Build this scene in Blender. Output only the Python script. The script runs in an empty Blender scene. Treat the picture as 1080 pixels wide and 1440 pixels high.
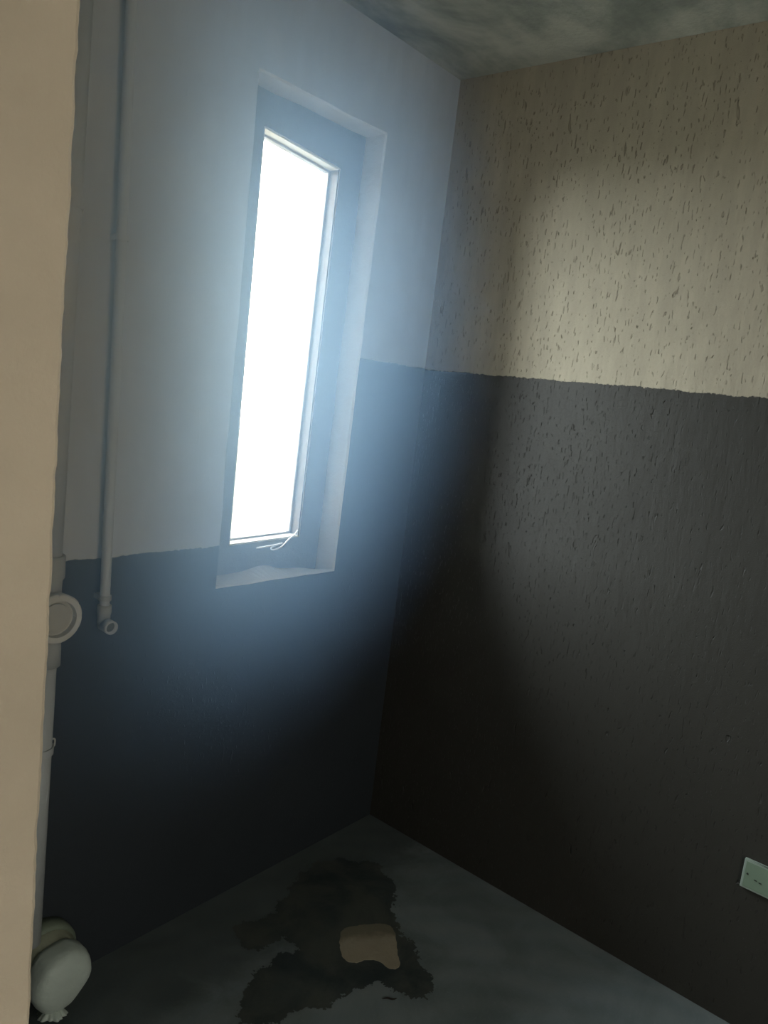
import bpy, bmesh, math, random
from mathutils import Vector, Matrix, noise

random.seed(7)
sc = bpy.context.scene
COL = sc.collection

# ------------------------------------------------------------------ camera
cam_d = bpy.data.cameras.new('camera')
cam = bpy.data.objects.new('camera', cam_d)
COL.objects.link(cam)
cam.matrix_world = Matrix((
    (0.63992904,  0.04731750, -0.76697580, -2.15894),
    (-0.75953286, 0.19042580, -0.62197094, -1.64477),
    (0.11662187,  0.98056059,  0.15779820,  1.6),
    (0, 0, 0, 1)))
cam_d.sensor_fit = 'HORIZONTAL'
cam_d.sensor_width = 36.0
cam_d.lens = 36.0            # 1080 px focal length on a 1080 px wide frame
cam_d.clip_start = 0.02
sc.camera = cam

# ------------------------------------------------------------------ world, lights, exposure
SKY = 42.0
world = bpy.data.worlds.new('overcast_sky')
sc.world = world
world.use_nodes = True
bg = world.node_tree.nodes['Background']
bg.inputs['Color'].default_value = (0.90, 0.96, 1.0, 1)
bg.inputs['Strength'].default_value = SKY


def area(name, loc, rot, sx, sy, power, color, portal=False):
    l = bpy.data.lights.new(name, 'AREA')
    l.shape = 'RECTANGLE'
    l.size, l.size_y = sx, sy
    l.energy = power
    l.color = color
    if portal:
        l.cycles.is_portal = True
    o = bpy.data.objects.new(name, l)
    o.location = loc
    o.rotation_euler = rot
    COL.objects.link(o)
    return o


# the window opening as a sampling portal for the sky (adds no light)
area('window_portal', (-0.587, 0.15, 1.67), (math.radians(-90), 0, 0), 0.36, 1.22, 1, (1, 1, 1), portal=True)
# fill light added behind the camera, standing in for an unseen source
area('rear_fill_light', (-1.65, -3.16, 1.10), (math.radians(90), 0, 0), 0.85, 1.95, 14.5, (1.0, 0.96, 0.88))

vs = sc.view_settings
vs.view_transform = 'Standard'
vs.look = 'None'
vs.gamma = 1.0
vs.use_curve_mapping = False
vs.exposure = 0.0
sc.cycles.use_denoising = True
sc.cycles.max_bounces = 8
sc.cycles.diffuse_bounces = 5
sc.cycles.volume_bounces = 1
sc.cycles.transparent_max_bounces = 12
sc.cycles.sample_clamp_indirect = 8


# ------------------------------------------------------------------ helpers
def link(name, bm, mats, parent=None, smooth=False):
    me = bpy.data.meshes.new(name)
    bmesh.ops.recalc_face_normals(bm, faces=bm.faces)
    bm.to_mesh(me)
    bm.free()
    for m in (mats if isinstance(mats, (list, tuple)) else [mats]):
        me.materials.append(m)
    if smooth:
        for p in me.polygons:
            p.use_smooth = True
    o = bpy.data.objects.new(name, me)
    COL.objects.link(o)
    if parent:
        o.parent = parent
        o.matrix_parent_inverse = Matrix.Translation(-parent.location)
    return o


def struct(o, label=None):
    o['kind'] = 'structure'
    if label:
        o['label'] = label
    return o


def thing(name, loc, label, cat):
    o = bpy.data.objects.new(name, None)
    o.location = loc
    o['label'] = label
    o['category'] = cat
    COL.objects.link(o)
    return o


def box(bm, a, b):
    vs_ = [bm.verts.new((x, y, z)) for z in (a[2], b[2]) for y in (a[1], b[1]) for x in (a[0], b[0])]
    for f in ((0, 1, 3, 2), (4, 5, 7, 6), (0, 1, 5, 4), (2, 3, 7, 6), (0, 2, 6, 4), (1, 3, 7, 5)):
        bm.faces.new([vs_[i] for i in f])
    return vs_


def bevel(bm, w, seg=2):
    bmesh.ops.bevel(bm, geom=list(bm.edges), offset=w, segments=seg, affect='EDGES', profile=0.5)


def frame_of(d):
    d = Vector(d).normalized()
    up = Vector((0, 0, 1)) if abs(d.z) < 0.9 else Vector((1, 0, 0))
    u = d.cross(up).normalized()
    return d, u, d.cross(u).normalized()


def lathe(bm, origin, axis, prof, n=32, cap0=True, cap1=True, wob=None):
    """revolve (distance along axis, radius) pairs"""
    d, u, v = frame_of(axis)
    o = Vector(origin)
    rings = []
    for t, r in prof:
        ring = []
        for k in range(n):
            a = 2 * math.pi * k / n
            rr = r * (wob(t, a) if wob else 1)
            ring.append(bm.verts.new(o + d * t + (u * math.cos(a) + v * math.sin(a)) * rr))
        rings.append(ring)
    for i in range(len(rings) - 1):
        for k in range(n):
            bm.faces.new((rings[i][k], rings[i][(k + 1) % n], rings[i + 1][(k + 1) % n], rings[i + 1][k]))
    if cap0:
        bm.faces.new(rings[0])
    if cap1:
        bm.faces.new(rings[-1][::-1])
    return rings


def tube(bm, pts, r, n=12):
    pts = [Vector(p) for p in pts]
    rings = []
    for i, p in enumerate(pts):
        d = (pts[min(i + 1, len(pts) - 1)] - pts[max(i - 1, 0)])
        d, u, v = frame_of(d)
        rr = r[i] if isinstance(r, (list, tuple)) else r
        rings.append([bm.verts.new(p + (u * math.cos(2 * math.pi * k / n) + v * math.sin(2 * math.pi * k / n)) * rr) for k in range(n)])
    for i in range(len(rings) - 1):
        for k in range(n):
            bm.faces.new((rings[i][k], rings[i][(k + 1) % n], rings[i + 1][(k + 1) % n], rings[i + 1][k]))
    bm.faces.new(rings[0])
    bm.faces.new(rings[-1][::-1])


def smooth_path(pts, k=6):
    pts = [Vector(p) for p in pts]
    out = []
    for i in range(len(pts) - 1):
        p0, p1, p2, p3 = pts[max(i - 1, 0)], pts[i], pts[i + 1], pts[min(i + 2, len(pts) - 1)]
        for j in range(k):
            t = j / k
            out.append(0.5 * (2 * p1 + (p2 - p0) * t + (2 * p0 - 5 * p1 + 4 * p2 - p3) * t * t + (3 * p1 - p0 - 3 * p2 + p3) * t ** 3))
    out.append(pts[-1])
    return out


# ------------------------------------------------------------------ materials
class Mat:
    def __init__(s, name):
        s.m = bpy.data.materials.new(name)
        s.m.use_nodes = True
        s.nt = s.m.node_tree
        s.b = s.nt.nodes['Principled BSDF']
        s.b.inputs['Specular IOR Level'].default_value = 0.3
        s.geo = s.nt.nodes.new('ShaderNodeNewGeometry')

    def n(s, t, **kw):
        nd = s.nt.nodes.new(t)
        for k, v in kw.items():
            setattr(nd, k, v)
        return nd

    def put(s, sock, v):
        if isinstance(v, bpy.types.NodeSocket):
            s.nt.links.new(v, sock)
        else:
            if sock.type == 'RGBA' and not isinstance(v, (int, float)) and len(v) == 3:
                v = (*v, 1)
            sock.default_value = v

    def pos(s):
        return s.geo.outputs['Position']

    def mapping(s, scale, loc=(0, 0, 0)):
        m = s.n('ShaderNodeMapping')
        s.put(m.inputs['Vector'], s.pos())
        m.inputs['Scale'].default_value = scale
        m.inputs['Location'].default_value = loc
        return m.outputs[0]

    def noise(s, vec, scale, detail=4, rough=0.55, dist=0.0):
        t = s.n('ShaderNodeTexNoise')
        s.put(t.inputs['Vector'], vec)
        t.inputs['Scale'].default_value = scale
        t.inputs['Detail'].default_value = detail
        t.inputs['Roughness'].default_value = rough
        t.inputs['Distortion'].default_value = dist
        return t.outputs['Fac']

    def math(s, op, a, b=0.0, c=0.0):
        t = s.n('ShaderNodeMath', operation=op)
        s.put(t.inputs[0], a)
        s.put(t.inputs[1], b)
        s.put(t.inputs[2], c)
        return t.outputs[0]

    def ramp(s, v, a, b, lo=0.0, hi=1.0):
        t = s.n('ShaderNodeMapRange')
        t.interpolation_type = 'SMOOTHSTEP'
        s.put(t.inputs[0], v)
        for i, x in zip((1, 2, 3, 4), (a, b, lo, hi)):
            s.put(t.inputs[i], x)
        return t.outputs[0]

    def mix(s, f, a, b):
        t = s.n('ShaderNodeMix', data_type='RGBA')
        s.put(t.inputs[0], f)
        s.put(t.inputs[6], a)
        s.put(t.inputs[7], b)
        return t.outputs[2]

    def sep(s):
        t = s.n('ShaderNodeSeparateXYZ')
        s.put(t.inputs[0], s.pos())
        return t.outputs

    def color(s, v):
        s.put(s.b.inputs['Base Color'], v)

    def rough(s, v):
        s.put(s.b.inputs['Roughness'], v)

    def bump(s, h, dist, strength=1.0):
        t = s.n('ShaderNodeBump')
        t.inputs['Distance'].default_value = dist
        t.inputs['Strength'].default_value = strength
        s.put(t.inputs['Height'], h)
        s.nt.links.new(t.outputs[0], s.b.inputs['Normal'])


def plain(name, col, rough=0.5, spec=0.4, var=0.06, bump=0.0005, nscale=40, metal=0.0):
    m = Mat(name)
    f = m.noise(m.pos(), nscale, 4)
    c2 = tuple(max(0, c * (1 - 4 * var)) for c in col)
    m.color(m.mix(f, col, c2))
    m.rough(rough)
    m.b.inputs['Specular IOR Level'].default_value = spec
    m.b.inputs['Metallic'].default_value = metal
    if bump:
        m.bump(m.noise(m.pos(), nscale * 5, 3), bump)
    return m.m


def painted_plaster(name, upper, lower, window_side, relief):
    """bare textured plaster above, dark band of paint below with a hand-cut wavy edge"""
    m = Mat(name)
    x, y, z = m.sep()
    wob = m.math('MULTIPLY', m.math('SUBTRACT', m.noise(m.pos(), 9, 3, 0.6), 0.5), 0.016)
    wob2 = m.math('MULTIPLY', m.math('SUBTRACT', m.noise(m.pos(), 90, 2, 0.6), 0.5), 0.012)
    zz = m.math('ADD', m.math('ADD', z, wob), wob2)
    if window_side:
        # the paint stops at sill height left of the window, and higher on the right of it
        right = m.math('GREATER_THAN', x, -0.6)
        limit = m.math('ADD', 1.121, m.math('MULTIPLY', right, 0.563))
    else:
        limit = m.math('SUBTRACT', 1.682, m.math('MULTIPLY', y, 0.008))
    paint = m.ramp(m.math('SUBTRACT', limit, zz), -0.0012, 0.0012)
    # vertical worm-like pits scratched by the trowel
    v1 = m.mapping((1.0, 1.0, 0.24))
    pit_n = m.noise(v1, 160, 1.5, 0.5, 0.3)
    area_n = m.noise(m.mapping((1, 1, 0.45), (3, 1, 0)), 7.0, 3)
    thr = m.math('ADD', 0.275, m.math('MULTIPLY', area_n, 0.11))
    pit = m.ramp(m.math('SUBTRACT', pit_n, thr), -0.035, 0.02)          # 0 in a pit
    v2 = m.mapping((1.0, 1.0, 0.22), (5, 2, 1))
    pit2 = m.ramp(m.noise(v2, 62, 2, 0.5, 0.8), 0.25, 0.31)
    grain = m.noise(m.pos(), 330, 4, 0.65)
    lump = m.noise(m.mapping((1, 1, 0.4)), 30, 4, 0.6)
    streak = m.noise(m.mapping((1, 1, 0.2)), 24, 6, 0.65)
    mott = m.noise(m.pos(), 3.2, 4, 0.6)
    h = m.math('ADD', m.math('MULTIPLY', m.math('MULTIPLY', pit, pit2), 0.85), m.math('MULTIPLY', grain, 0.20))
    h = m.math('ADD', h, m.math('MULTIPLY', lump, 0.50))
    m.bump(h, 0.0050 * relief)
    up2 = tuple(c * (0.87 if relief > 0.5 else 0.93) for c in upper)
    up3 = tuple(c * 0.80 for c in upper)
    cu = m.mix(m.ramp(streak, 0.38, 0.66), up2, upper)
    cu = m.mix(m.ramp(mott, 0.35, 0.65), cu, m.mix(0.5, cu, up3))
    pit_tone = m.math('MULTIPLY', m.ramp(m.math('MULTIPLY', pit, pit2), 0.0, 0.8, 0.40 * min(relief, 1), 0.0), 1.0)
    cu = m.mix(pit_tone, cu, tuple(c * 0.35 for c in upper))  # plaster colour is darker inside the pits
    lo2 = tuple(c * 0.78 for c in lower)
    cl = m.mix(mott, lower, lo2)
    m.color(m.mix(paint, cu, cl))
    m.rough(m.mix(paint, (0.95,) * 3, (0.50,) * 3))
    m.b.inputs['Specular IOR Level'].default_value = 0.3
    return m.m


UPPER = (0.47, 0.415, 0.31)
LOWER = (0.052, 0.050, 0.042)
m_wallR = painted_plaster('right_wall_plaster', UPPER, LOWER, False, 1.0)
m_wallW = painted_plaster('window_wall_plaster', (0.48, 0.505, 0.51), (0.034, 0.041, 0.047), True, 0.07)


def bare_plaster(name, col, relief=1.0, rough=0.9):
    m = Mat(name)
    a = m.noise(m.pos(), 5, 5, 0.6)
    b_ = m.noise(m.pos(), 60, 4, 0.6)
    m.color(m.mix(m.ramp(a, 0.3, 0.7), tuple(c * 0.84 for c in col), col))
    m.rough(rough)
    m.bump(m.math('ADD', m.math('MULTIPLY', b_, 0.5), m.math('MULTIPLY', m.noise(m.pos(), 260, 3), 0.3)), 0.0025 * relief)
    return m.m


m_reveal = bare_plaster('reveal_plaster', (0.68, 0.66, 0.62))
m_face = bare_plaster('shaded_plaster_face', (0.13, 0.135, 0.14))  # same plaster as the reveal, its backlit shade put into the colour
m_beige = bare_plaster('cream_painted_plaster', (0.60, 0.505, 0.365), 0.5, 0.7)
m_bed = bare_plaster('broken_plaster_edge', (0.42, 0.40, 0.33), 2.0)
m_back = bare_plaster('cream_back_wall', (0.40, 0.36, 0.29), 0.5)
m_white = plain('white_window_frame', (0.78, 0.74, 0.68), 0.45, 0.4, 0.03, 0.0)
m_taupe = plain('taupe_shaded_lining', (0.085, 0.070, 0.064), 0.6, 0.3, 0.05, 0.0)
m_greyfr = plain('grey_window_bead', (0.34, 0.34, 0.36), 0.5, 0.4, 0.03, 0.0)
m_pvc = plain('white_plastic_pipe', (0.50, 0.52, 0.50), 0.45, 0.4, 0.05, 0.0003, 25)
m_pvcd = plain('dusty_plastic_socket', (0.42, 0.43, 0.39), 0.55, 0.3, 0.08, 0.0004, 25)
m_cap = plain('pale_plastic_cap', (0.60, 0.60, 0.54), 0.5, 0.35, 0.05, 0.0002, 20)
m_capin = plain('cap_recess', (0.46, 0.45, 0.38), 0.55, 0.3, 0.05, 0.0002, 20)
m_wrap = plain('white_plastic_wrap', (0.62, 0.70, 0.62), 0.5, 0.4, 0.05, 0.0025, 9)
m_steel = plain('bare_steel_wire', (0.85, 0.85, 0.86), 0.4, 0.6, 0.02, 0.0, 40, 0.0)
m_plate = plain('white_socket_plastic', (0.38, 0.46, 0.39), 0.4, 0.5, 0.03, 0.0)
m_screw = plain('dark_screw', (0.10, 0.11, 0.10), 0.4, 0.5, 0.05, 0.0, 40, 0.7)
m_twig = plain('dark_wood_chip', (0.03, 0.025, 0.02), 0.9, 0.2, 0.05, 0.0)
m_dark = plain('pipe_bore', (0.12, 0.13, 0.11), 0.8, 0.2, 0.05, 0.0)

# ceiling concrete
mc = Mat('ceiling_concrete')
f = mc.noise(mc.pos(), 2.6, 6, 0.62, 0.5)
g = mc.noise(mc.mapping((0.35, 1.2, 1)), 9, 4, 0.6)
mc.color(mc.mix(mc.ramp(mc.math('ADD', mc.math('MULTIPLY', f, .7), mc.math('MULTIPLY', g, .3)), 0.36, 0.62), (0.24, 0.265, 0.235), (0.54, 0.55, 0.47)))
mc.rough(0.95)
mc.bump(mc.noise(mc.pos(), 55, 5, 0.6), 0.004)
m_ceil = mc.m

# floor screed with trowel arcs
mf = Mat('grey_floor_screed')
a = mf.noise(mf.pos(), 4.0, 6, 0.6, 0.6)
w = mf.n('ShaderNodeTexWave', wave_type='RINGS', rings_direction='Z')
mf.put(w.inputs['Vector'], mf.mapping((1, 1, 1), (1.1, 1.5, 0)))
w.inputs['Scale'].default_value = 3.2
w.inputs['Distortion'].default_value = 5.0
w.inputs['Detail'].default_value = 4
w.inputs['Detail Scale'].default_value = 1.2
b_ = mf.noise(mf.pos(), 120, 3, 0.6)
base = mf.mix(mf.ramp(a, 0.3, 0.7), (0.14, 0.17, 0.17), (0.22, 0.26, 0.265))
base = mf.mix(mf.math('MULTIPLY', w.outputs['Fac'], 0.16), base, (0.34, 0.36, 0.34))
base = mf.mix(mf.math('MULTIPLY', mf.ramp(b_, 0.55, 0.75), 0.25), base, (0.33, 0.34, 0.32))
# screed colour gets darker in blotches towards the window wall
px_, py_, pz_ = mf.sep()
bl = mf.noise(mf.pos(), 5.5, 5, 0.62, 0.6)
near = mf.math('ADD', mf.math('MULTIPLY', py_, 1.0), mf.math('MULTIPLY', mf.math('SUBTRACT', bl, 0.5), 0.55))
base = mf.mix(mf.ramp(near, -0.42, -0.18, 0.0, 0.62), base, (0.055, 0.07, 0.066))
mf.color(base)
mf.rough(mf.ramp(a, 0.2, 0.8, 0.55, 0.75))
mf.bump(mf.math('ADD', mf.math('MULTIPLY', b_, 0.25), mf.math('MULTIPLY', w.outputs['Fac'], 0.2)), 0.0018)
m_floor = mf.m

# damp
mw = Mat('damp_screed')
a = mw.noise(mw.pos(), 6.5, 5, 0.6, 0.5)
mw.color(mw.mix(mw.ramp(a, 0.3, 0.68), (0.042, 0.056, 0.058), (0.095, 0.105, 0.09)))
mw.rough(0.5)
mw.b.inputs['Specular IOR Level'].default_value = 0.2
mw.bump(mw.noise(mw.pos(), 90, 4), 0.001)
m_damp = mw.m

mm = Mat('tan_mortar')
a = mm.noise(mm.pos(), 14, 5, 0.6, 0.4)
x, y, z = mm.sep()
# damp has crept into the edge of the patch nearest the corner
damp_side = mm.ramp(mm.math('ADD', mm.math('ADD', y, mm.math('MULTIPLY', x, 0.62)), mm.math('MULTIPLY', mm.math('SUBTRACT', a, .5), 0.10)), -0.765, -0.725)
mm.color(mm.mix(damp_side, mm.mix(a, (0.46, 0.40, 0.29), (0.36, 0.31, 0.225)), (0.22, 0.20, 0.14)))
mm.rough(0.9)
mm.bump(mm.noise(mm.pos(), 80, 4), 0.002)
m_mortar = mm.m

# glass
mg = bpy.data.materials.new('window_glass')
mg.use_nodes = True
nt = mg.node_tree
nt.nodes.clear()
out = nt.nodes.new('ShaderNodeOutputMaterial')
mx = nt.nodes.new('ShaderNodeMixShader')
tr = nt.nodes.new('ShaderNodeBsdfTransparent')
gl = nt.nodes.new('ShaderNodeBsdfGlossy')
fr = nt.nodes.new('ShaderNodeFresnel')
fr.inputs[0].default_value = 1.3
tr.inputs[0].default_value = (0.95, 0.97, 0.97, 1)
gl.inputs['Roughness'].default_value = 0.02
nt.links.new(fr.outputs[0], mx.inputs[0])
nt.links.new(tr.outputs[0], mx.inputs[1])
nt.links.new(gl.outputs[0], mx.inputs[2])
nt.links.new(mx.outputs[0], out.inputs[0])

# ------------------------------------------------------------------ structure
H = 2.62
XL, YB = -3.4, -3.2      # far left wall, back wall
T = 0.155                 # window wall thickness
D1 = 0.08                # depth of the plastered recess
JX = -1.926              # free end of the cream wall
JY = -1.20

# window wall, with the stepped opening
O = [(-0.8307, 2.3515), (-0.3275, 2.3542), (-0.3506, 0.997), (-0.8300, 0.9985)]       # outer edge, room face
G = [(-0.7328, 2.256), (-0.4297, 2.2304), (-0.4454, 1.1009), (-0.7291, 1.0941)]       # opening proper


def ring_pts(q, n_side, y, wob=0.0, seed=0.0, bottom=None):
    pts = []
    for i in range(4):
        a_, b2 = Vector((q[i][0], 0, q[i][1])), Vector((q[(i + 1) % 4][0], 0, q[(i + 1) % 4][1]))
        for k in range(n_side):
            t = k / n_side
            p = a_.lerp(b2, t)
            p.y = y
            w_ = wob * min(1, 4 * t, 4 * (1 - t)) if n_side > 1 else 0
            p.x += w_ * noise.noise(Vector((p.x * 9 + seed, p.z * 9, seed)))
            p.z += w_ * noise.noise(Vector((p.x * 9, p.z * 9 + 5, seed + 3)))
            if bottom and i == 2:
                p.z += bottom(t)
            pts.append(p)
    return pts


NS = 24
bm = bmesh.new()
r0 = [bm.verts.new(p) for p in ring_pts(O, NS, 0.0, 0.006, 1)]
r0b = [bm.verts.new(p) for p in ring_pts([(O[i][0] + (0.004, -0.004, -0.004, 0.004)[i], O[i][1] + (-0.004, -0.004, 0.004, 0.004)[i]) for i in range(4)], NS, 0.006, 0.006, 1)]
# lumpy plaster fillet along the sill
fillet = lambda t: -0.026 * max(0, 1 - t / 0.3) + 0.004 + 0.013 * math.sin(math.pi * t) * (0.45 + 0.55 * math.cos(4 * math.pi * (t - 0.03)))
r1 = [bm.verts.new(p) for p in ring_pts([(O[i][0] + (0.006, -0.006, -0.006, 0.006)[i], O[i][1] + (-0.006, -0.006, 0.006, 0.006)[i]) for i in range(4)], NS, D1, 0.008, 2, fillet)]
g0 = [bm.verts.new(p) for p in ring_pts(G, NS, D1, 0.003, 4)]
g1 = [bm.verts.new(p) for p in ring_pts(G, NS, T, 0.003, 4)]
N4 = 4 * NS


def strip(a_, b2, mi=0):
    for k in range(N4):
        fc = bm.faces.new((a_[k], a_[(k + 1) % N4], b2[(k + 1) % N4], b2[k]))
        fc.material_index = mi


strip(r0, r0b, 1)
strip(r0b, r1, 1)
strip(r1, g0, 2)
strip(g0, g1, 1)
X0, X1 = XL - 0.15, 0.15
corner = {}
for nm, y in (('f', 0.0), ('b', T)):
    corner[nm] = [bm.verts.new((X0, y, H + 0.15)), bm.verts.new((X1, y, H + 0.15)), bm.verts.new((X1, y, -0.15)), bm.verts.new((X0, y, -0.15))]
for nm, ring in (('f', r0), ('b', g1)):
    c4 = corner[nm]
    for i in range(4):
        seg = [ring[(i * NS + k) % N4] for k in range(NS + 1)]
        bm.faces.new([c4[i]] + seg + [c4[(i + 1) % 4]])
for i in range(4):
    bm.faces.new((corner['f'][i], corner['f'][(i + 1) % 4], corner['b'][(i + 1) % 4], corner['b'][i]))
w_window = struct(link('wall_window', bm, [m_wallW, m_reveal, m_face]))

# right wall
bm = bmesh.new()
box(bm, (0, YB - 0.15, -0.15), (0.15, 0.0, H + 0.15))
struct(link('wall_right', bm, m_wallR))

# far left wall and back wall with their doorway (beside and behind the camera)
bm = bmesh.new()
box(bm, (XL - 0.15, YB - 0.15, -0.15), (XL, 0.0, H + 0.15))
struct(link('wall_far_left', bm, m_back))
bm = bmesh.new()
box(bm, (XL, YB - 0.15, 0), (-2.1, YB, H))
box(bm, (-1.2, YB - 0.15, 0), (0, YB, H))
box(bm, (-2.1, YB - 0.15, 2.15), (-1.2, YB, H))
struct(link('wall_back', bm, m_back))
bm = bmesh.new()
box(bm, (-2.1, YB - 0.10, 0), (-1.2, YB - 0.05, 2.15))
bevel(bm, 0.004, 1)
struct(link('door_1', bm, m_white))

# floor and ceiling
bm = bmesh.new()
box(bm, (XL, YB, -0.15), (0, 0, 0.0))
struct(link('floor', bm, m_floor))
bm = bmesh.new()
box(bm, (XL, YB, H), (0, 0, H + 0.15))
struct(link('ceiling', bm, m_ceil))

# ground outside the window
bm = bmesh.new()
box(bm, (-15, T, -0.5), (15, 25, -0.3))
struct(link('ground', bm, bare_plaster('dark_ground', (0.12, 0.12, 0.10))))


# cream wall end in front: a hand-plastered, chipped vertical edge
def edge_x(z, s):
    e = 0.0008 * noise.noise(Vector((0, z * 6, 1 + s))) + 0.0010 * noise.noise(Vector((3, z * 40, s)))
    e += 0.0006 * noise.noise(Vector((7, z * 140, s)))
    c_ = noise.noise(Vector((5, z * 26, 9)))
    amp = 0.0022 if z < 1.62 else 0.0006
    if c_ > 0.22:
        e -= amp * (c_ - 0.22) * 3
    return JX + e


bm = bmesh.new()
NZ = 700
cols = []
for i in range(NZ + 1):
    z = H * i / NZ
    xe = edge_x(z, 0.0)
    cols.append([bm.verts.new(p) for p in (
        (XL, JY, z), (xe - 0.03, JY, z), (xe - 0.0035, JY + 0.0003, z), (xe, JY + 0.004, z), (xe, JY + 0.014, z))])
for i in range(NZ):
    for k in range(4):
        bm.faces.new((cols[i][k], cols[i][k + 1], cols[i + 1][k + 1], cols[i + 1][k]))
cream = struct(link('wall_left', bm, m_beige))
bm = bmesh.new()
cols = []
for i in range(NZ + 1):
    z = H * i / NZ
    xe = JX - 0.0015 + 0.0015 * noise.noise(Vector((2, z * 9, 40))) + 0.001 * noise.noise(Vector((2, z * 60, 44)))
    cols.append([bm.verts.new(p) for p in ((xe - 0.01, JY + 0.012, z), (xe, JY + 0.013, z), (xe + 0.0005, JY + 0.12, z), (XL, JY + 0.12, z))])
for i in range(NZ):
    for k in range(3):
        bm.faces.new((cols[i][k], cols[i][k + 1], cols[i + 1][k + 1], cols[i + 1][k]))
link('broken_plaster_edge', bm, m_bed, cream)

# ------------------------------------------------------------------ window
win = bpy.data.objects.new('window_1', None)
win.location = (-0.587, 0.13, 1.10)
COL.objects.link(win)
struct(win, 'tall narrow window glaring with white daylight in a stepped plaster recess')


def quad_ring(bm, q, inset, y0, y1):
    """frame following the opening q, its bars inset wide"""
    cx = sum(p[0] for p in q) / 4
    cz = sum(p[1] for p in q) / 4
    inn = [(p[0] + (inset if p[0] < cx else -inset), p[1] + (inset if p[1] < cz else -inset)) for p in q]
    vo0 = [bm.verts.new((p[0], y0, p[1])) for p in q]
    vi0 = [bm.verts.new((p[0], y0, p[1])) for p in inn]
    vo1 = [bm.verts.new((p[0], y1, p[1])) for p in q]
    vi1 = [bm.verts.new((p[0], y1, p[1])) for p in inn]
    for i in range(4):
        j = (i + 1) % 4
        bm.faces.new((vo0[i], vo0[j], vi0[j], vi0[i]))
        bm.faces.new((vo1[i], vo1[j], vi1[j], vi1[i]))
        bm.faces.new((vi0[i], vi0[j], vi1[j], vi1[i]))
        bm.faces.new((vo0[i], vo0[j], vo1[j], vo1[i]))
    return inn


bm = bmesh.new()
Gi = [(G[0][0] + .0015, G[0][1] - .0015), (G[1][0] - .0015, G[1][1] - .0015), (G[2][0] - .0015, G[2][1] + .0015), (G[3][0] + .0015, G[3][1] + .0015)]
L1 = quad_ring(bm, Gi, 0.004, D1 + 0.003, 0.15)      # white lining of the opening
bm.faces.ensure_lookup_table()
for fc in bm.faces:                                  # right side of the lining: colour darkened to hold down the daylight on it
    if all(v.co.x > -0.46 for v in fc.verts):
        fc.material_index = 1
link('window_frame', bm, [m_white, m_taupe], win)
bm = bmesh.new()
L2 = quad_ring(bm, L1, 0.006, 0.118, 0.140)          # grey bead holding the pane
link('glazing_bead', bm, m_greyfr, win)
bm = bmesh.new()
p = [(L2[0][0] - .002, L2[0][1] + .002), (L2[1][0] + .002, L2[1][1] + .002), (L2[2][0] + .002, L2[2][1] - .002), (L2[3][0] - .002, L2[3][1] - .002)]
v0 = [bm.verts.new((a_[0], 0.130, a_[1])) for a_ in p]
v1 = [bm.verts.new((a_[0], 0.134, a_[1])) for a_ in p]
bm.faces.new(v0)
bm.faces.new(v1)
for i in range(4):
    bm.faces.new((v0[i], v0[(i + 1) % 4], v1[(i + 1) % 4], v1[i]))
link('glass_pane', bm, mg, win)
bm = bmesh.new()                                     # slim upright seen against the light beside the frame
xt, xb = L2[1][0] - 0.018, L2[2][0] - 0.016
tube(bm, [(xt, 0.138, L2[1][1] + .006), (xb, 0.138, L2[2][1] - .006)], 0.0014, 8)
link('sash_upright', bm, m_greyfr, win)
bm = bmesh.new()                                     # casement stay: hooked wire arm reaching into the room
stay = smooth_path([(-0.452, 0.085, 1.122), (-0.4785, 0.07, 1.113), (-0.515, 0.06, 1.0985), (-0.5425, 0.052, 1.0855), (-0.562, 0.05, 1.0785), (-0.581, 0.05, 1.0770),
                    (-0.5915, 0.05, 1.0815), (-0.584, 0.05, 1.0865), (-0.556, 0.05, 1.0925), (-0.545, 0.05, 1.0945)])
tube(bm, stay, 0.0021, 8)
tube(bm, smooth_path([(-0.545, 0.05, 1.0945), (-0.556, 0.05, 1.0930), (-0.60, 0.05, 1.0895), (-0.648, 0.05, 1.0875)], 4), 0.0024, 8)
link('window_stay', bm, m_steel, win, True)

# ------------------------------------------------------------------ thin water pipe left of the window
wp = thing('water_pipe', (-1.187, -0.03, 0.96), 'thin white plastic pipe running down the window wall to an open elbow', 'pipe')
bm = bmesh.new()
tube(bm, smooth_path([(-1.213, -0.03, H), (-1.202, -0.029, 2.1), (-1.193, -0.028, 1.7), (-1.188, -0.029, 1.3), (-1.184, -0.030, 0.985)], 6), 0.0118, 20)
link('pipe', bm, m_pvc, wp, True)
bm = bmesh.new()
lathe(bm, (-1.184, -0.030, 1.012), (0, 0, -1), [(0, .0125), (.001, .0165), (.020, .0168), (.022, .0150), (.045, .0150), (.055, .0135), (.062, .008)], 24)
link('elbow_socket', bm, m_pvcd, wp, True)
bm = bmesh.new()
ax = Vector((-1.184, -0.030, 0.966))
lathe(bm, ax, (-0.06, -1, 0.0), [(-.012, .006), (0, .0135), (.016, .0135), (.018, .0165), (.040, .0168), (.041, .0155), (.0412, .0128), (.030, .0125)], 28)
nz = link('elbow_nozzle', bm, m_pvc, wp, True)
bm = bmesh.new()
lathe(bm, ax, (-0.06, -1, 0.0), [(.0302, .0125), (.0312, .012), (.0316, .004)], 20)
link('pipe_bore', bm, m_dark, nz, True)


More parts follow.
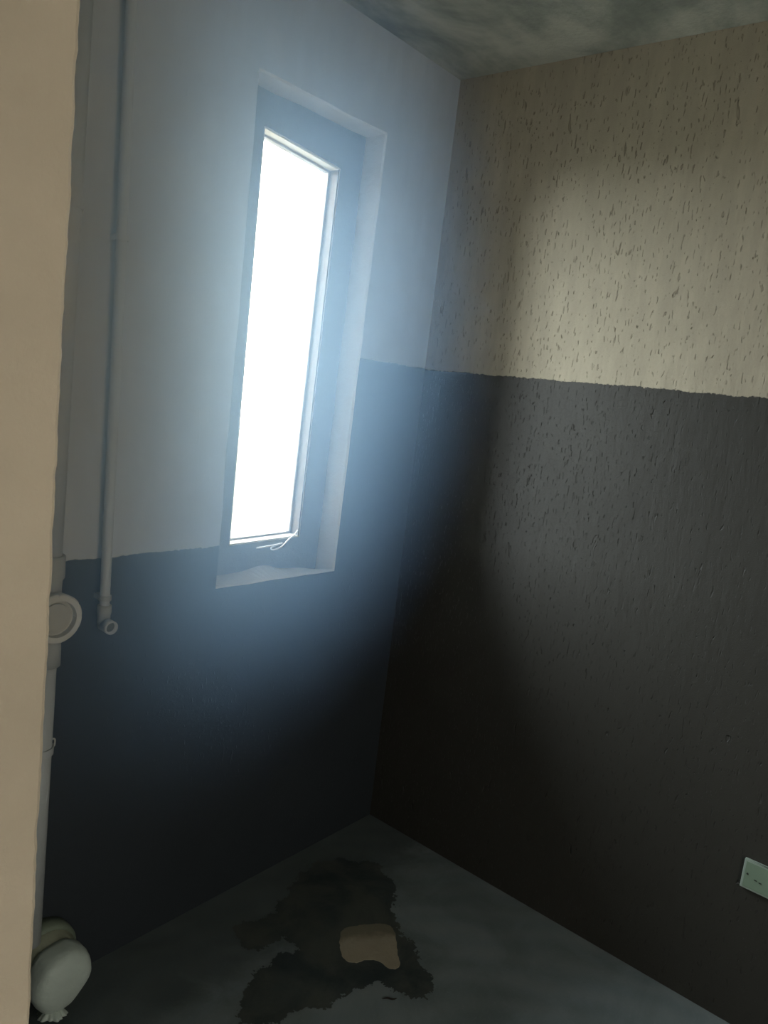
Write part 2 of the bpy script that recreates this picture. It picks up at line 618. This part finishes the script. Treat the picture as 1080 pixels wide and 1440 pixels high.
def clip(zc, px, py, pr, parent, w_=0.010, side=1, nm='pipe_clip', mat=None):
    """C shaped saddle clip round a pipe, with a foot on the wall"""
    bm = bmesh.new()
    n = 18
    rows = []
    for k in range(n + 1):
        a = math.radians(-20 + 220 * k / n)
        row = []
        for r in (pr + 0.0006, pr + 0.0036):
            for dz in (-w_ / 2, w_ / 2):
                row.append(bm.verts.new((px + r * math.cos(a), py - r * math.sin(a), zc + dz)))
        rows.append(row)
    for k in range(n):
        a_, b2 = rows[k], rows[k + 1]
        for i, j in ((0, 1), (1, 3), (3, 2), (2, 0)):
            bm.faces.new((a_[i], a_[j], b2[j], b2[i]))
    bm.faces.new([rows[0][i] for i in (0, 1, 3, 2)])
    bm.faces.new([rows[-1][i] for i in (0, 1, 3, 2)])
    box(bm, (px - pr, py + pr * 0.5, zc - w_ / 2), (px + pr, 0.0, zc + w_ / 2))
    return link(nm, bm, mat or m_pvc, parent, False)


clip(1.03, -1.1845, -0.030, 0.0118, wp, 0.012, mat=m_pvcd)
clip(1.86, -1.1965, -0.0285, 0.0118, wp, 0.012, mat=m_pvc)

# ------------------------------------------------------------------ waste pipe behind the cream wall edge
SX, SY, SR = -1.339, -0.052, 0.0275
sp = thing('waste_pipe', (SX, SY, 0.0), 'white vertical waste pipe half hidden behind the chipped edge of the cream wall', 'pipe')
bm = bmesh.new()
tube(bm, [(SX + 0.006, SY, H), (SX, SY, 1.13)], SR, 28)
tube(bm, [(SX, SY, 0.91), (SX - 0.004, SY, 0.20)], SR, 28)
link('pipe', bm, m_pvc, sp, True)
bm = bmesh.new()
lathe(bm, (SX, SY, 1.155), (0, 0, -1), [(0, .029), (.001, .0345), (.05, .035), (.058, .030), (.20, .030), (.208, .0345), (.255, .035), (.256, .029)], 30)
lathe(bm, (SX, SY, 1.022), (0, -1, 0), [(0, .029), (.026, .031), (.030, .036)], 30)
link('access_tee', bm, m_pvcd, sp, True)
# screwed inspection cap: notched ring and sunken disc
bm = bmesh.new()


def notch(t, a):
    return 1.0 - (0.035 if (a * 12 / (2 * math.pi)) % 1.0 < 0.12 and t < 0.026 else 0)


lathe(bm, (SX, SY - 0.030, 1.022), (0, -1, 0), [(0, .050), (.001, .0555), (.022, .0565), (.0245, .0550), (.0262, .053), (.0262, .0415), (.012, .040), (.0118, .0395)], 96, wob=notch)
cp = link('screw_cap', bm, m_cap, sp)
bm = bmesh.new()
lathe(bm, (SX - 0.002, SY - 0.030, 1.024), (0, -1, 0), [(.0119, .0395), (.0128, .0395), (.0132, .033), (.0185, .0315), (.0188, .029), (.0188, .008)], 64)
link('cap_disc', bm, m_capin, cp)
clip(1.895, SX + 0.003, SY, SR, sp, 0.014)
clip(0.694, SX - 0.001, SY, SR, sp, 0.018)
# little tails of the clips standing off to the right of the pipe
for zc, xo in ((1.895, 0.0135), (0.694, 0.013)):
    bm = bmesh.new()
    x_ = SX + SR + 0.001
    tube(bm, smooth_path([(x_ - 0.002, SY + 0.012, zc + 0.012), (x_ + xo, SY + 0.014, zc + 0.010), (x_ + xo + 0.003, SY + 0.016, zc), (x_ + xo, SY + 0.016, zc - 0.012), (x_ - 0.001, SY + 0.012, zc - 0.013)], 4), 0.0022, 8)
    link('clip_tail', bm, m_cap, sp, True)

# ------------------------------------------------------------------ wrapped soil pipe stub by the floor
CX, CZ = -1.292, 0.118
so = thing('soil_pipe_stub', (CX, -0.07, 0.03), 'fat soil pipe stub low on the wall, its end wrapped in white plastic', 'pipe')
bm = bmesh.new()
lathe(bm, (CX, 0.0, CZ + 0.004), (0, -1, 0), [(0, .084), (.020, .085), (.034, .084), (.040, .079), (.043, .070)], 40)
link('wall_collar', bm, plain('dull_green_collar', (0.22, 0.26, 0.19), 0.6, 0.3), so, True)
bm = bmesh.new()
lathe(bm, (CX, -0.03, CZ + 0.002), (0.0, -1, -0.03), [(0, .068), (.004, .074), (.014, .0755), (.018, .070), (.075, .070)], 40)
link('pipe', bm, plain('dull_olive_plastic', (0.34, 0.36, 0.26), 0.55, 0.3), so, True)


def crumple(t, a):
    v = Vector((math.cos(a) * 1.6, math.sin(a) * 1.6, t * 22))
    return 1 + 0.05 * noise.noise(v) + 0.025 * noise.noise(v * 3.1)


bm = bmesh.new()
rings = lathe(bm, (CX, -0.078, CZ), (0.03, -1, -0.02), [(0, .0725), (.012, .0745), (.034, .0745), (.050, .0725), (.060, .067), (.067, .057), (.071, .043), (.073, .027), (.074, .010)], 56, wob=crumple)
for v in bm.verts:                                  # the sheet sags and gathers under the pipe
    dz = CZ - v.co.z
    if dz > 0.02:
        k = (dz - 0.02)
        v.co.z -= k * 0.22
        v.co.x += (CX - v.co.x) * k * 3.2 - k * 0.10
        v.co.y += 0.10 * k
link('plastic_wrap', bm, m_wrap, so, True)
bm = bmesh.new()
lathe(bm, (CX - 0.012, -0.112, 0.056), (-0.25, -0.25, -1), [(0, .010), (.008, .012), (.014, .018), (.024, .028), (.030, .033), (.031, .030), (.022, .020)], 60,
      wob=lambda t, a: 1 + (0.13 * math.sin(5 * a + 1.3) + 0.08 * math.sin(13 * a)) * min(1, t / .02))
link('knotted_tail', bm, m_wrap, so, True)

# ------------------------------------------------------------------ socket plate on the right wall
pl = thing('wall_socket', (0, -1.337, 0.44), 'white rectangular electrical plate low on the dark right wall', 'socket')
bm = bmesh.new()
box(bm, (-0.010, -1.397, 0.399), (0.0, -1.277, 0.482))
bevel(bm, 0.0025, 2)
link('plate', bm, m_plate, pl)
bm = bmesh.new()
box(bm, (-0.0112, -1.391, 0.405), (-0.0095, -1.283, 0.476))
bevel(bm, 0.0006, 1)
link('inner_panel', bm, plain('greenish_white_panel', (0.24, 0.33, 0.24), 0.4, 0.4, 0.03, 0), pl)
for y in (-1.2905, -1.3835):
    bm = bmesh.new()
    lathe(bm, (-0.0105, y, 0.443), (-1, 0, 0), [(0, .0028), (.0012, .0028), (.0016, .0020)], 14)
    link('screw', bm, m_screw, pl, True)
for y, z_ in ((-1.312, 0.434), (-1.324, 0.432)):
    bm = bmesh.new()
    box(bm, (-0.0120, y - 0.0035, z_ - 0.0012), (-0.0108, y + 0.0035, z_ + 0.0012))
    link('slot', bm, m_screw, pl)

# ------------------------------------------------------------------ floor: damp stain, mortar patch, chip
WET = [(-0.329, -0.407), (-0.408, -0.486), (-0.434, -0.561), (-0.467, -0.625), (-0.518, -0.7), (-0.568, -0.688), (-0.599, -0.627), (-0.628, -0.55), (-0.7, -0.535), (-0.783, -0.524), (-0.839, -0.488), (-0.895, -0.482), (-0.935, -0.46), (-0.987, -0.412), (-0.931, -0.372), (-0.857, -0.326), (-0.803, -0.323), (-0.747, -0.319), (-0.691, -0.333), (-0.693, -0.274), (-0.783, -0.27), (-0.801, -0.198), (-0.762, -0.135), (-0.68, -0.166), (-0.608, -0.166), (-0.501, -0.1), (-0.383, -0.078), (-0.28, -0.113), (-0.214, -0.22), (-0.255, -0.333)]


def flat_patch(name, poly, thick, z0, mat, sub, amp, freq, seed, parent=None, smooth_it=0):
    pts = [Vector((x_, y_, 0)) for x_, y_ in poly]
    for _ in range(smooth_it):
        q = []
        for i in range(len(pts)):
            a_, b2 = pts[i], pts[(i + 1) % len(pts)]
            q += [a_.lerp(b2, .25), a_.lerp(b2, .75)]
        pts = q
    fine = []
    n = len(pts)
    for i in range(n):
        a_, b2 = pts[i], pts[(i + 1) % n]
        for k in range(sub):
            p_ = a_.lerp(b2, k / sub)
            nx = fx = 0.0
            am, fq = amp, freq
            for o_ in range(4):
                nx += am * noise.noise(Vector((p_.x * fq, p_.y * fq, seed)))
                fx += am * noise.noise(Vector((p_.x * fq, p_.y * fq, seed + 17)))
                am *= 0.72
                fq *= 2.1
            fine.append(p_ + Vector((nx, fx, 0)))
    bm = bmesh.new()
    top = [bm.verts.new((p_.x, p_.y, z0 + thick)) for p_ in fine]
    bot = [bm.verts.new((p_.x, p_.y, z0)) for p_ in fine]
    bm.faces.new(top)
    bm.faces.new(bot[::-1])
    for i in range(len(fine)):
        j = (i + 1) % len(fine)
        bm.faces.new((top[i], top[j], bot[j], bot[i]))
    bmesh.ops.triangulate(bm, faces=[fc for fc in bm.faces if len(fc.verts) > 4])
    return link(name, bm, mat, parent)




def inside(px, py, poly):
    c_ = False
    j = len(poly) - 1
    for i in range(len(poly)):
        (xi, yi), (xj, yj) = poly[i], poly[j]
        if (yi > py) != (yj > py) and px < (xj - xi) * (py - yi) / (yj - yi) + xi:
            c_ = not c_
        j = i
    return c_


def crept_patch(name, poly, cell, mat):
    """thin sheet on a fine grid whose outline creeps out in a fractal fringe"""
    x0, x1 = min(p[0] for p in poly) - .08, max(p[0] for p in poly) + .08
    y0, y1 = min(p[1] for p in poly) - .08, max(p[1] for p in poly) + .08
    y1 = min(y1, -0.01)
    bm = bmesh.new()
    vd = {}

    def vert(i, j):
        if (i, j) not in vd:
            vd[i, j] = bm.verts.new((x0 + i * cell, y0 + j * cell, 0.0007))
        return vd[i, j]
    for i in range(int((x1 - x0) / cell)):
        for j in range(int((y1 - y0) / cell)):
            px, py = x0 + (i + .5) * cell, y0 + (j + .5) * cell
            dx = dy = 0.0
            am, fq = 0.020, 9.0
            for _ in range(5):
                dx += am * noise.noise(Vector((px * fq, py * fq, 3.3)))
                dy += am * noise.noise(Vector((px * fq, py * fq, 13.3)))
                am *= 0.80
                fq *= 2.15
            if inside(px + dx, py + dy, poly):
                bm.faces.new((vert(i, j), vert(i + 1, j), vert(i + 1, j + 1), vert(i, j + 1)))
    return link(name, bm, mat)


damp = crept_patch('damp_patch', WET, 0.0028, m_damp)
damp['label'] = 'large dark damp stain with a ragged edge spreading over the grey floor'
damp['category'] = 'stain'
MOR = [(-0.541, -0.353), (-0.496, -0.376), (-0.412, -0.433), (-0.423, -0.473), (-0.488, -0.532), (-0.525, -0.58), (-0.557, -0.562), (-0.55, -0.521), (-0.576, -0.49), (-0.611, -0.481), (-0.626, -0.446), (-0.602, -0.412)]
mor = flat_patch('mortar_patch', MOR, 0.0012, 0.0006, m_mortar, 3, 0.004, 20, 8.0, smooth_it=2)
mor['label'] = 'small tan mortar patch with rounded corners set amid the dark damp stain'
mor['category'] = 'patch'

bm = bmesh.new()
tube(bm, smooth_path([(-0.652, -0.614, .003), (-0.640, -0.622, .0035), (-0.632, -0.634, .003), (-0.622, -0.640, .003)], 3), [0.0008, .0012, .0018, .0022, .0024, .0024, .0022, .0018, .0014, .0008], 7)
ch = link('wood_chip', bm, m_twig)
ch['label'] = 'tiny dark sliver of wood lying on the grey floor in front of the damp stain'
ch['category'] = 'debris'

# ------------------------------------------------------------------ scattering volume added to imitate lens glow around the window
HC = Vector((-1.50, -0.60, 1.68))
HR = Vector((0.78, 0.47, 0.88))
mh = bpy.data.materials.new('blue_lens_glow')
mh.use_nodes = True
nt = mh.node_tree
nt.nodes.clear()
out = nt.nodes.new('ShaderNodeOutputMaterial')
vsn = nt.nodes.new('ShaderNodeVolumeScatter')
vsn.inputs['Color'].default_value = (0.41, 0.66, 1.0, 1)
vsn.inputs['Anisotropy'].default_value = 0.55
tc = nt.nodes.new('ShaderNodeTexCoord')
ln = nt.nodes.new('ShaderNodeVectorMath'); ln.operation = 'LENGTH'
nt.links.new(tc.outputs['Object'], ln.inputs[0])
mr = nt.nodes.new('ShaderNodeMapRange')
mr.interpolation_type = 'SMOOTHSTEP'
for i_, v_ in ((1, 0.1), (2, 1.0), (3, 1.6), (4, 0.0)):
    mr.inputs[i_].default_value = v_
nt.links.new(ln.outputs['Value'], mr.inputs[0])
nt.links.new(mr.outputs[0], vsn.inputs['Density'])
nt.links.new(vsn.outputs[0], out.inputs['Volume'])
bm = bmesh.new()
bmesh.ops.create_uvsphere(bm, u_segments=32, v_segments=20, radius=1.0)
hz = link('lens_glow', bm, mh)
hz.location = HC
hz.scale = HR
hz['kind'] = 'stuff'
hz['label'] = 'bluish volume added to imitate lens glow around the bright window'
hz['category'] = 'lens_glow'
sc.cycles.volume_max_steps = 64
